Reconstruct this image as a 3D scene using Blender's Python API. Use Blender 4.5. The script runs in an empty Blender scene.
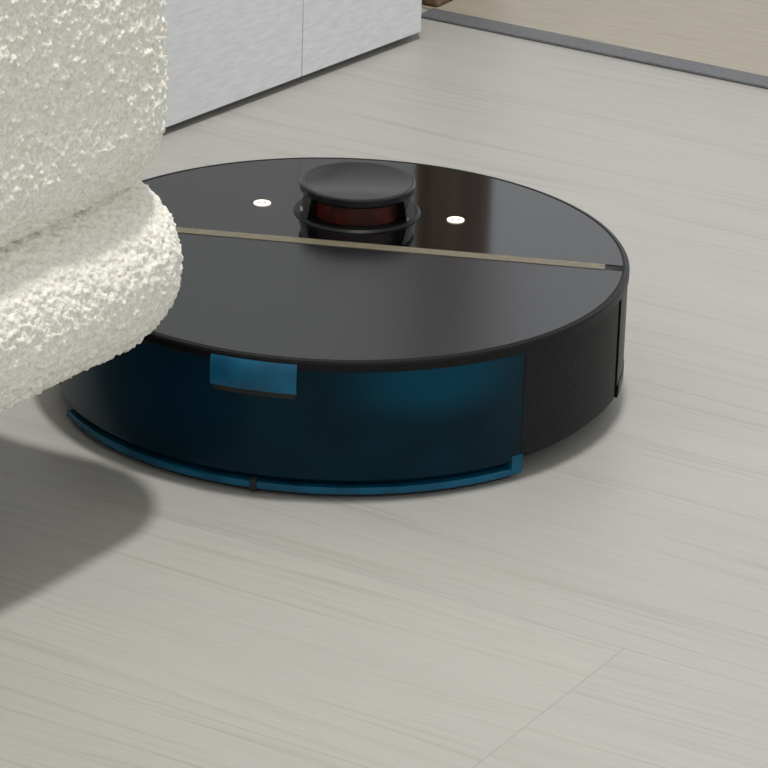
import bpy, math, bmesh
from mathutils import Vector, Matrix, noise
sc=bpy.context.scene
try: sc.view_settings.view_transform='Standard'
except Exception: pass
COL=bpy.context.collection
def lin(c):
    return tuple(((v/255)/12.92 if v/255<=.04045 else ((v/255+.055)/1.055)**2.4) for v in c)+(1,)
# ---------------- materials
def mat(name,col,rough=.5,**k):
    m=bpy.data.materials.new(name); m.use_nodes=True
    nt=m.node_tree; b=nt.nodes['Principled BSDF']
    b.inputs['Base Color'].default_value=lin(col); b.inputs['Roughness'].default_value=rough
    for a,v in k.items():
        b.inputs[a.replace('_',' ')].default_value=v
    return m
def N(nt,t,**k):
    n=nt.nodes.new(t)
    for a,v in k.items():
        if hasattr(n,a): setattr(n,a,v)
        else: n.inputs[a].default_value=v
    return n
def speckle(m,c1,c2,scale,bump=.0,dist=.0005,lo=.35,hi=.65,mscale=None,detail=3):
    nt=m.node_tree; b=nt.nodes['Principled BSDF']; L=nt.links.new
    tc=N(nt,'ShaderNodeTexCoord'); mp=N(nt,'ShaderNodeMapping')
    if mscale: mp.inputs['Scale'].default_value=mscale
    L(tc.outputs['Object'],mp.inputs[0])
    n=N(nt,'ShaderNodeTexNoise'); n.inputs['Scale'].default_value=scale; n.inputs['Detail'].default_value=detail
    L(mp.outputs[0],n.inputs['Vector'])
    r=N(nt,'ShaderNodeValToRGB'); r.color_ramp.elements[0].position=lo; r.color_ramp.elements[1].position=hi
    r.color_ramp.elements[0].color=lin(c1); r.color_ramp.elements[1].color=lin(c2)
    L(n.outputs['Fac'],r.inputs[0]); L(r.outputs[0],b.inputs['Base Color'])
    if bump:
        bp=N(nt,'ShaderNodeBump'); bp.inputs['Strength'].default_value=bump; bp.inputs['Distance'].default_value=dist
        L(n.outputs['Fac'],bp.inputs['Height']); L(bp.outputs[0],b.inputs['Normal'])
    return m

def floor_mat():
    m=mat('laminate_floor',(190,187,178),.45); nt=m.node_tree; b=nt.nodes['Principled BSDF']; L=nt.links.new
    tc=N(nt,'ShaderNodeTexCoord')
    mp=N(nt,'ShaderNodeMapping'); mp.inputs['Rotation'].default_value=(0,0,math.radians(31)); mp.inputs['Location'].default_value=(.44,.035,0)
    L(tc.outputs['Object'],mp.inputs[0])
    br=N(nt,'ShaderNodeTexBrick'); br.inputs['Scale'].default_value=1; br.inputs['Mortar Size'].default_value=.0006
    br.inputs['Mortar Smooth'].default_value=.3
    br.inputs['Brick Width'].default_value=1.2; br.inputs['Row Height'].default_value=.19; br.offset=.37
    br.inputs['Color1'].default_value=(0,0,0,1); br.inputs['Color2'].default_value=(1,1,1,1)
    br.inputs['Mortar'].default_value=(.5,.5,.5,1)
    L(mp.outputs[0],br.inputs['Vector'])
    add=N(nt,'ShaderNodeVectorMath',operation='MULTIPLY_ADD')
    L(br.outputs['Color'],add.inputs[0]); add.inputs[1].default_value=(3,7,2); L(mp.outputs[0],add.inputs[2])
    wn=N(nt,'ShaderNodeTexNoise'); wn.inputs['Scale'].default_value=1; wn.inputs['Detail'].default_value=1
    ws=N(nt,'ShaderNodeMapping'); ws.inputs['Scale'].default_value=(1.8,10,1); L(add.outputs[0],ws.inputs[0]); L(ws.outputs[0],wn.inputs['Vector'])
    w2=N(nt,'ShaderNodeVectorMath',operation='MULTIPLY_ADD'); L(wn.outputs['Fac'],w2.inputs[0]); w2.inputs[1].default_value=(0,.06,0); L(add.outputs[0],w2.inputs[2])
    def grain(sx,sy,det,rough=.6):
        q=N(nt,'ShaderNodeMapping'); q.inputs['Scale'].default_value=(sx,sy,1); L(w2.outputs[0],q.inputs[0])
        g=N(nt,'ShaderNodeTexNoise'); g.inputs['Scale'].default_value=1; g.inputs['Detail'].default_value=det; g.inputs['Roughness'].default_value=rough
        L(q.outputs[0],g.inputs['Vector']); return g
    g1=grain(4,210,3); g2=grain(14,560,3); g3=grain(1.6,14,2)
    r1=N(nt,'ShaderNodeValToRGB'); r1.color_ramp.elements[0].position=.28; r1.color_ramp.elements[1].position=.47
    r1.color_ramp.elements[0].color=lin((158,155,149)); r1.color_ramp.elements[1].color=lin((170,168,163))
    L(g1.outputs['Fac'],r1.inputs[0])
    def mul(a,fac,lo,hi,p0=.35,p1=.65):
        rr=N(nt,'ShaderNodeMapRange'); L(fac,rr.inputs[0]); rr.inputs[1].default_value=p0; rr.inputs[2].default_value=p1; rr.inputs[3].default_value=lo; rr.inputs[4].default_value=hi
        mm=N(nt,'ShaderNodeVectorMath',operation='SCALE'); L(a,mm.inputs[0]); L(rr.outputs[0],mm.inputs['Scale']); return mm.outputs[0]
    o=mul(r1.outputs[0],g2.outputs['Fac'],.955,1.025)
    o=mul(o,g3.outputs['Fac'],.98,1.02)
    o=mul(o,br.outputs['Fac'],1,.84,0,1)
    bw=N(nt,'ShaderNodeRGBToBW'); L(br.outputs['Color'],bw.inputs[0])
    o=mul(o,bw.outputs[0],.97,1.02,0,1)
    L(o,b.inputs['Base Color'])
    bp=N(nt,'ShaderNodeBump'); bp.inputs['Strength'].default_value=.12; bp.inputs['Distance'].default_value=.0003
    L(g2.outputs['Fac'],bp.inputs['Height']); L(bp.outputs[0],b.inputs['Normal'])
    return m
M_floor=floor_mat()
M_hall=speckle(mat('hall_floor',(188,178,160),.5),(154,146,131),(164,156,141),6,mscale=(3,40,1))
M_strip=speckle(mat('threshold_metal',(122,122,124),.6),(92,93,96),(104,105,108),300,.1)
M_wall=speckle(mat('wall_paint',(225,224,218),.8),(222,221,215),(229,228,223),90,.1)
M_ceil=speckle(mat('ceiling_paint',(240,240,238),.9),(238,238,236),(243,243,241),60,.05)
M_cab=speckle(mat('white_woodgrain_laminate',(205,208,212),.5),(214,216,219),(226,228,230),1,.35,.0005,mscale=(60,60,320),detail=4)
M_dark=speckle(mat('dark_gap',(22,22,23),.8),(18,18,19),(28,28,28),50)
M_wood=speckle(mat('brown_wood',(110,78,52),.5),(84,66,50),(130,104,78),1,mscale=(90,90,6))
M_black=speckle(mat('black_plastic',(17,18,20),.38,Specular_IOR_Level=.2),(6,7,9),(10,11,13),300)
M_blacktex=speckle(mat('textured_black_plastic',(24,24,26),.5,Specular_IOR_Level=.2),(5,6,9),(23,25,30),900,.8,.0004)
M_gloss=speckle(mat('piano_black',(14,15,17),.08,Specular_IOR_Level=.6),(5,6,9),(8,9,12),20)
M_lid=speckle(mat('satin_grey_lid',(46,48,50),.24,Specular_IOR_Level=.5),(17,18,21),(26,28,31),1200,.15,.0002)
M_gold=speckle(mat('champagne_trim',(128,116,92),.42,Metallic=.2),(104,97,80),(120,112,92),200)
M_teal=speckle(mat('teal_plastic',(10,98,132),.3,Specular_IOR_Level=.3),(2,76,106),(6,94,126),60)
M_teald=speckle(mat('teal_mop_plate',(10,84,112),.3,Specular_IOR_Level=.25),(2,66,90),(4,86,114),40)
M_red=mat('laser_window_red',(70,14,10),.25); speckle(M_red,(52,18,16),(88,30,24),60)
M_led=mat('button_light',(255,246,230),.4); b=M_led.node_tree.nodes['Principled BSDF']
b.inputs['Emission Color'].default_value=lin((255,240,222)); b.inputs['Emission Strength'].default_value=.7
M_icon=mat('icon_grey',(120,112,100),.5)
def tank_mat():
    # smoked blue plastic, lit reservoir's glow painted into the colour; left side bluer
    m=mat('smoked_blue_tank',(4,26,38),.28,Specular_IOR_Level=.35); nt=m.node_tree; b=nt.nodes['Principled BSDF']; L=nt.links.new
    b.inputs['Specular Tint'].default_value=(.25,.62,.85,1)
    tc=N(nt,'ShaderNodeTexCoord')
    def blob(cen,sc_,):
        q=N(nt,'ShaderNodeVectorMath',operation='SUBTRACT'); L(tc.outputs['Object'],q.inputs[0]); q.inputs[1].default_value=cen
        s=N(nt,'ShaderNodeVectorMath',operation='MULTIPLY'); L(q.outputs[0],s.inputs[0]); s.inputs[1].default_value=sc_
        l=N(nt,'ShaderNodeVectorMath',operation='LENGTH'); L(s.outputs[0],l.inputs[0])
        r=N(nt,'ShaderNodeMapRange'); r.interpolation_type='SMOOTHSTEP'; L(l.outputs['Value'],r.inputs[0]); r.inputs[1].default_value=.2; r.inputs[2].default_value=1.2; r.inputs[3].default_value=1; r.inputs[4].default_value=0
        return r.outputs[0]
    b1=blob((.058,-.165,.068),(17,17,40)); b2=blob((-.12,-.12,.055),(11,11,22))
    n=N(nt,'ShaderNodeTexNoise'); n.inputs['Scale'].default_value=30; n.inputs['Detail'].default_value=3; L(tc.outputs['Object'],n.inputs['Vector'])
    r=N(nt,'ShaderNodeValToRGB'); r.color_ramp.elements[0].position=.35; r.color_ramp.elements[1].position=.65
    r.color_ramp.elements[0].color=lin((1,16,24)); r.color_ramp.elements[1].color=lin((2,24,36)); L(n.outputs['Fac'],r.inputs[0])
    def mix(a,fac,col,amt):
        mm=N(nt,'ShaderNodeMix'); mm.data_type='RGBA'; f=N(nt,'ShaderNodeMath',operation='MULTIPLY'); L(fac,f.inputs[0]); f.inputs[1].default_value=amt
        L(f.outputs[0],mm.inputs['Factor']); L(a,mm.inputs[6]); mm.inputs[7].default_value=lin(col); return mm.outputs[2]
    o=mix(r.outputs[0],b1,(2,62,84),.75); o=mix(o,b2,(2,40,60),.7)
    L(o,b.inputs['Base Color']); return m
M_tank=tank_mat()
def boucle_mat():
    m=mat('cream_boucle',(232,228,212),.95); nt=m.node_tree; b=nt.nodes['Principled BSDF']; L=nt.links.new
    b.inputs['Sheen Weight'].default_value=.2
    tc=N(nt,'ShaderNodeTexCoord')
    n=N(nt,'ShaderNodeTexNoise'); n.inputs['Scale'].default_value=480; n.inputs['Detail'].default_value=3; L(tc.outputs['Object'],n.inputs['Vector'])
    v=N(nt,'ShaderNodeTexVoronoi'); v.inputs['Scale'].default_value=330; L(tc.outputs['Object'],v.inputs['Vector'])
    r=N(nt,'ShaderNodeValToRGB'); r.color_ramp.elements[0].position=.3; r.color_ramp.elements[1].position=.6
    r.color_ramp.elements[0].color=lin((228,223,207)); r.color_ramp.elements[1].color=lin((248,246,236))
    L(n.outputs['Fac'],r.inputs[0]); L(r.outputs[0],b.inputs['Base Color'])
    s=N(nt,'ShaderNodeMath',operation='SUBTRACT'); L(n.outputs['Fac'],s.inputs[0]); L(v.outputs['Distance'],s.inputs[1])
    bp=N(nt,'ShaderNodeBump'); bp.inputs['Strength'].default_value=.7; bp.inputs['Distance'].default_value=.0012
    L(s.outputs[0],bp.inputs['Height']); L(bp.outputs[0],b.inputs['Normal'])
    return m
M_bou=boucle_mat()
# ---------------- mesh helpers
def mk(name,verts,faces,m,parent=None,smooth=False,loc=None,rot=0):
    me=bpy.data.meshes.new(name); me.from_pydata(verts,[],faces)
    bm=bmesh.new(); bm.from_mesh(me); bmesh.ops.recalc_face_normals(bm,faces=bm.faces); bm.to_mesh(me); bm.free()
    me.materials.append(m)
    o=bpy.data.objects.new(name,me); COL.objects.link(o)
    if parent: o.parent=parent
    if loc: o.location=loc
    o.rotation_euler[2]=rot
    if smooth:
        for p in me.polygons: p.use_smooth=True
        md=o.modifiers.new('es','EDGE_SPLIT'); md.split_angle=math.radians(35)
    return o
def empty(name,loc=(0,0,0),rot=0):
    e=bpy.data.objects.new(name,None); COL.objects.link(e); e.location=loc; e.rotation_euler[2]=rot; return e
def box(name,x0,x1,y0,y1,z0,z1,m,parent=None,bev=0,rot=0):
    v=[(x,y,z) for x in(x0,x1) for y in(y0,y1) for z in(z0,z1)]
    f=[(0,1,3,2),(4,6,7,5),(0,4,5,1),(2,3,7,6),(0,2,6,4),(1,5,7,3)]
    o=mk(name,v,f,m,parent,rot=rot)
    if bev:
        md=o.modifiers.new('b','BEVEL'); md.width=bev; md.segments=3
    return o
def lathe(name,prof,m,parent,a0=0,a1=360,c=(0,0),step=1.5,jag=None):
    """prof: closed loop (r,z). phi measured from -Y towards +X."""
    full=(a1-a0)>=360; n=max(2,int(abs(a1-a0)/step)); cnt=n if full else n+1; k=len(prof); v=[]; f=[]
    for i in range(cnt):
        a=math.radians(a0+(a1-a0)*i/n)
        for r,z in prof: v.append((c[0]+r*math.sin(a),c[1]-r*math.cos(a),z))
    for i in range(n):
        i2=(i+1)%cnt
        for j in range(k):
            j2=(j+1)%k
            f.append((i*k+j,i*k+j2,i2*k+j2,i2*k+j))
    if not full:
        f.append(tuple(range(k))); f.append(tuple(range((cnt-1)*k,cnt*k)))
    return mk(name,v,f,m,parent,True)
# ---------------- room
A=math.radians(-31)
U=math.atan2(.253,.191)
fl=mk('floor',[(-3,-4,0),(4,-4,0),(4,2.5,0),(-3,2.5,0)],[(0,1,2,3)],M_floor)
O=Vector((.062,.764,0))
def wbox(name,s0,s1,t0,t1,z0,z1,m,parent=None,bev=0):
    o=box(name,s0,s1,t0,t1,z0,z1,m,parent,bev,rot=A); o.location=(O.x,O.y,0); return o
wbox('trim_1',.0,.95,-.013,.010,0,.0025,M_strip,bev=.001)
wbox('floor_hall',-1.5,3,.010,2.6,0,.0012,M_hall)
wbox('wall_back_a',-1.2,-.028,.014,.112,0,2.5,M_wall)
wbox('wall_back_b',.95,2.6,.014,.112,0,2.5,M_wall)
wbox('wall_back_c',-.028,.95,.014,.112,2.08,2.5,M_wall)
df=empty('door_frame',(O.x,O.y,0),A)
box('jamb_a',-.026,.002,.014,.118,.0013,2.04,M_wood,df,.003)
box('jamb_b',.905,.945,.012,.118,.0026,2.04,M_wood,df,.003)
box('head',-.026,.945,.012,.118,2.04,2.078,M_wood,df,.003)
box('wall_left',-3.2,1.1,.80,.90,0,2.5,M_wall,rot=U)
box('ceiling',-3.2,3.2,-2.6,.9,2.5,2.56,M_ceil,rot=U)
# cabinet
cab=empty('white_cabinet',(.057,.697,0),U)
seam=.149; CH=.78; CL=.60
def cb(n,x0,x1,y0,y1,z0,z1,m,bev=0): return box(n,x0,x1,y0,y1,z0,z1,m,cab,bev)
cb('carcass',-CL,-.002,.018,.37,.03,CH,M_cab)
cb('plinth',-CL+.01,-.006,.012,.36,0,.03,M_dark)
xs=[0,-seam,-CL]
for i in range(2):
    cb('front_panel_%d'%(i+1),xs[i+1]+.0005,xs[i]-.0005 if i else 0,0,.018,.006,CH-.01,M_cab,.0006)
cb('top',-CL-.005,.003,-.004,.372,CH,CH+.02,M_cab,.002)
hx=(xs[1]+xs[2])/2
cb('handle',hx-.05,hx+.05,-.022,-.014,.62,.63,M_dark,.002)
for k in(-.045,.04): cb('handle_post_%d'%(k>0),hx+k,hx+k+.005,-.015,.002,.622,.628,M_dark)
# ---------------- sofa
US=math.radians(57); cu_,su_=math.cos(US),math.sin(US); nx,ny=su_,-cu_
sofa=empty('boucle_sofa')
def S(u,n): return (u*cu_+n*nx, u*su_+n*ny)
def disp(p,nrm,amp):
    q=Vector(p)
    d=noise.voronoi(q*290,distance_metric='DISTANCE')[0]
    a=(.55-d[0])*.0024
    a+=noise.noise(q*520)*.0011+noise.noise(q*160+Vector((3,1,7)))*.0015+noise.noise(q*18)*.003
    return q+nrm*a*amp
def pad(name,u0,u1,n0,n1,r,prof,fine,m=M_bou):
    pts=[]
    def seg(p,q,nu,nn):
        Ln=math.dist(p,q); d=0
        while d<Ln:
            u=p[0]+(q[0]-p[0])*d/Ln; n=p[1]+(q[1]-p[1])*d/Ln
            pts.append((u,n,nu,nn)); d+=.0012 if math.dist((u,n),fine)<.42 else .02
    def arc(cu,cn,a0):
        st=.0012 if math.dist((cu,cn),fine)<.42 else .01
        k=max(6,int(r*math.pi/2/st))
        for i in range(k):
            a=math.radians(a0)+math.pi/2*i/k
            pts.append((cu+r*math.cos(a),cn+r*math.sin(a),math.cos(a),math.sin(a)))
    seg((u1,n0+r),(u1,n1-r),1,0); arc(u1-r,n1-r,0)
    seg((u1-r,n1),(u0+r,n1),0,1); arc(u0+r,n1-r,90)
    seg((u0,n1-r),(u0,n0+r),-1,0); arc(u0+r,n0+r,180)
    seg((u0+r,n0),(u1-r,n0),0,-1); arc(u1-r,n0+r,270)
    pr=[prof[0]]
    for a,b_ in zip(prof,prof[1:]):
        k=max(1,int(math.dist(a,b_)/.0012))
        for i in range(1,k+1): pr.append((a[0]+(b_[0]-a[0])*i/k,a[1]+(b_[1]-a[1])*i/k))
    K=len(pr); v=[]; f=[]
    nr=[]
    for j in range(K):
        a=pr[max(0,j-3)]; b_=pr[min(K-1,j+3)]
        di,dz=b_[0]-a[0],b_[1]-a[1]; l=math.hypot(di,dz) or 1
        nr.append((dz/l,di/l))
    for (u,n,nu,nn) in pts:
        for j,(ins,z) in enumerate(pr):
            x,y=S(u-nu*ins,n-nn*ins); ex,ey=S(nu,nn)
            nv=Vector((ex*nr[j][0],ey*nr[j][0],nr[j][1]))
            if math.dist((u,n),fine)<.5 : p=disp((x,y,z),nv,1)
            else: p=Vector((x,y,z))
            v.append(tuple(p))
    C=len(pts)
    for i in range(C):
        i2=(i+1)%C
        for j in range(K-1): f.append((i*K+j,i*K+j+1,i2*K+j+1,i2*K+j))
    f.append(tuple(i*K for i in range(C))); f.append(tuple(i*K+K-1 for i in range(C)))
    me=bpy.data.meshes.new(name); me.from_pydata(v,[],f); me.materials.append(m)
    for p in me.polygons: p.use_smooth=True
    o=bpy.data.objects.new(name,me); COL.objects.link(o); o.parent=sofa
    bm=bmesh.new(); bm.from_mesh(me); bmesh.ops.recalc_face_normals(bm,faces=bm.faces); bm.to_mesh(me); bm.free()
    return o
def round_prof(z0,z1,rb,rt,rx=None):
    p=[]
    for i in range(13):
        a=math.pi/2*i/12; p.append((rb*(1-math.sin(a)),z0+rb*(1-math.cos(a))))
    for i in range(13):
        a=math.pi/2*i/12; p.append((rt*(1-math.cos(a)),z1-rt*(1-math.sin(a))))
    q=[p[0]]
    for a in p[1:]:
        if math.dist(a,q[-1])>1e-5: q.append(a)
    return q
U1=-.174; N1=.040
pad('base',-1.85,U1,-.745,N1,.07,round_prof(.097,.197,.050,.050),(U1,N1))
pad('seat_cushion',-1.84,U1-.007,-.60,N1-.007,.07,round_prof(.188,.42,.048,.069),(U1,N1))
pad('backrest',-1.84,U1-.01,-.745,-.55,.08,round_prof(.19,.78,.06,.075),(9,9))
for i,(u,n) in enumerate([(-.28,-.07),(-.28,-.66),(-1.74,-.07),(-1.74,-.66)]):
    x,y=S(u,n); lathe('leg_%d'%(i+1),[(0,0),(.014,0),(.02,.108),(0,.108)],M_dark,sofa,c=(x,y),step=20)
# ---------------- robot vacuum
rv=empty('robot_vacuum_cleaner',(-.001,0,0))
L_=lambda n,p,m,a0=0,a1=360,c=(0,0),step=1.5: lathe(n,p,m,rv,a0,a1,c,step)
L_('chassis',[(0,.009),(.150,.009),(.163,.016),(.169,.03),(.169,.075),(0,.075)],M_black)
L_('rim',[(.160,.0743),(.1742,.0743),(.1748,.0750),(.1748,.0788),(.1738,.0800),(.1718,.0805),(.1708,.0800),(.160,.0798)],M_black)
shell=lambda r,z0,z1:[(.166,z0),(r-.003,z0),(r,z0+.003),(r,z1),(.166,z1)]
L_('rear_shell',shell(.1738,.012,.0745),M_blacktex,38.4,73)
L_('bumper',shell(.1742,.018,.0745),M_black,74.6,252)
L_('side_shell',shell(.1738,.014,.0745),M_blacktex,-106,-70.5)
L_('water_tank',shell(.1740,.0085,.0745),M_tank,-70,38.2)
L_('tank_clip',[(.168,.0605),(.1750,.0605),(.1760,.062),(.1760,.0755),(.1748,.0778),(.168,.0778)],M_teal,-24.0,-7.3)
L_('clip_slot',[(.170,.0575),(.1744,.0575),(.1744,.0603),(.170,.0603)],M_dark,-23.7,-7.6)
L_('mop_plate',[(.120,.0028),(.1732,.0028),(.1744,.0036),(.1744,.0062),(.1736,.0070),(.120,.0070)],M_teald,-66,38.5)
L_('mop_pad',[(.03,.0004),(.170,.0004),(.170,.0032),(.03,.0032)],M_dark,-64,37)
L_('plate_tab',[(.165,.006),(.1746,.006),(.1748,.010),(.1744,.0145),(.165,.0145)],M_teald,36,38.7)
L_('plate_tick',[(.170,.002),(.1752,.002),(.1752,.0090),(.170,.0090)],M_dark,-15.8,-14.6)
L_('bumper_skirt',[(.150,.009),(.1675,.009),(.1700,.0115),(.1700,.0185),(.150,.0185)],M_black,39,252)
L_('bumper_tab',[(.165,.012),(.1740,.012),(.1746,.015),(.1746,.022),(.165,.022)],M_black,76,88)
for i,a in enumerate((95,265)):
    x,y=.11*math.sin(math.radians(a)),-.11*math.cos(math.radians(a))
    o=lathe('wheel_%d'%(i+1),[(0,-.01),(.03,-.01),(.033,-.007),(.033,.007),(.03,.01),(0,.01)],M_black,rv,step=10)
    o.rotation_euler=(0,math.pi/2,0); o.location=(x,y,.0331)
RA=math.radians(-9.6); Rt=.1706; ZT=.0802
def topplate(name,ya,yb,m,z0,z1,R=Rt):
    n=70; P=[]
    def xr(y): return math.sqrt(max(0,R*R-y*y))
    ys=[ya+(yb-ya)*(.5-.5*math.cos(math.pi*i/n)) for i in range(n+1)]
    right=[(xr(y),y) for y in ys]; left=[(-xr(y),y) for y in reversed(ys)]
    P=right+[q for q in left if q[0]<-1e-6]
    P=[p for i,p in enumerate(P) if i==0 or math.dist(p,P[i-1])>1e-6]
    k=len(P); v=[(x,y,z0) for x,y in P]+[(x,y,z1) for x,y in P]
    f=[tuple(range(k)),tuple(range(k,2*k))]+[(i,(i+1)%k,k+(i+1)%k,k+i) for i in range(k)]
    o=mk(name,v,f,m,rv); o.rotation_euler[2]=RA; return o
YC=.0145
topplate('lid_plate',-Rt,YC-.0048,M_lid,.074,ZT)
topplate('trim_strip',YC-.0044,YC+.0044,M_gold,.074,ZT+.0003,.160)
topplate('gloss_plate',YC+.0048,Rt,M_gloss,.074,ZT)
# lidar turret
lc=(.0100,.073)
T=lambda n,p,m,a0=0,a1=360: lathe(n,p,m,rv,a0,a1,lc,4)
T('turret_base',[(0,.079),(.0395,.079),(.0395,.0805),(.0380,.0818),(0,.0818)],M_black)
T('laser_window',[(0,.081),(.0300,.081),(.0300,.0955),(0,.0955)],M_red)
T('turret_cap',[(0,.0935),(.034,.0935),(.0358,.095),(.0358,.0985),(.035,.0995),(.0335,.0997),(.032,.0990),(0,.0990)],M_lid)
for i,a in enumerate((64,180,296)):
    w=9 if a!=180 else 50
    T('turret_post_%d'%(i+1),[(.027,.081),(.0378,.081),(.0345,.0940),(.027,.0940)],M_gloss,a-w,a+w)
for i,(x,y) in enumerate(((-.0490,.0830),(.0710,.0620))):
    lathe('button_%d'%(i+1),[(0,.0796),(.0054,.0796),(.0054,.0808),(0,.0808)],M_led,rv,c=(x,y),step=12)
    for k in(-1,1):
        lathe('icon_%d_%d'%(i+1,(k+3)//2),[(0,.0803),(.0009,.0803),(.0009,.0810),(0,.0810)],M_icon,rv,c=(x+k*.0018,y),step=30)
rv.scale=(1,1,1.06)
# ---------------- lights
lamp=empty('ceiling_lamp',(.13,-.08,2.44))
lathe('lamp_housing',[(0,.02),(.26,.02),(.27,.0),(.27,.058),(0,.058)],M_ceil,lamp,step=6)
ld=bpy.data.lights.new('lamp_light','AREA'); ld.shape='DISK'; ld.size=.20; ld.energy=38; ld.color=(1,.985,.955)
lo=bpy.data.objects.new('lamp_light',ld); COL.objects.link(lo); lo.parent=lamp; lo.location=(0,0,-.01)
w=bpy.data.worlds.new('world'); sc.world=w; w.use_nodes=True
w.node_tree.nodes['Background'].inputs[0].default_value=(.95,.97,1,1); w.node_tree.nodes['Background'].inputs[1].default_value=.9
# ---------------- camera
cam=bpy.data.cameras.new('camera'); co=bpy.data.objects.new('camera',cam); COL.objects.link(co)
cam.sensor_width=36; cam.lens=3977*36/768; cam.clip_start=.05
R=Matrix.Rotation(math.radians(-.72),4,'Z')@Matrix.Rotation(math.pi/2-math.radians(22.55),4,'X')@Matrix.Rotation(math.radians(1.8),4,'Z')
co.matrix_world=Matrix.Translation((0,-2.244,.932))@R
sc.camera=co
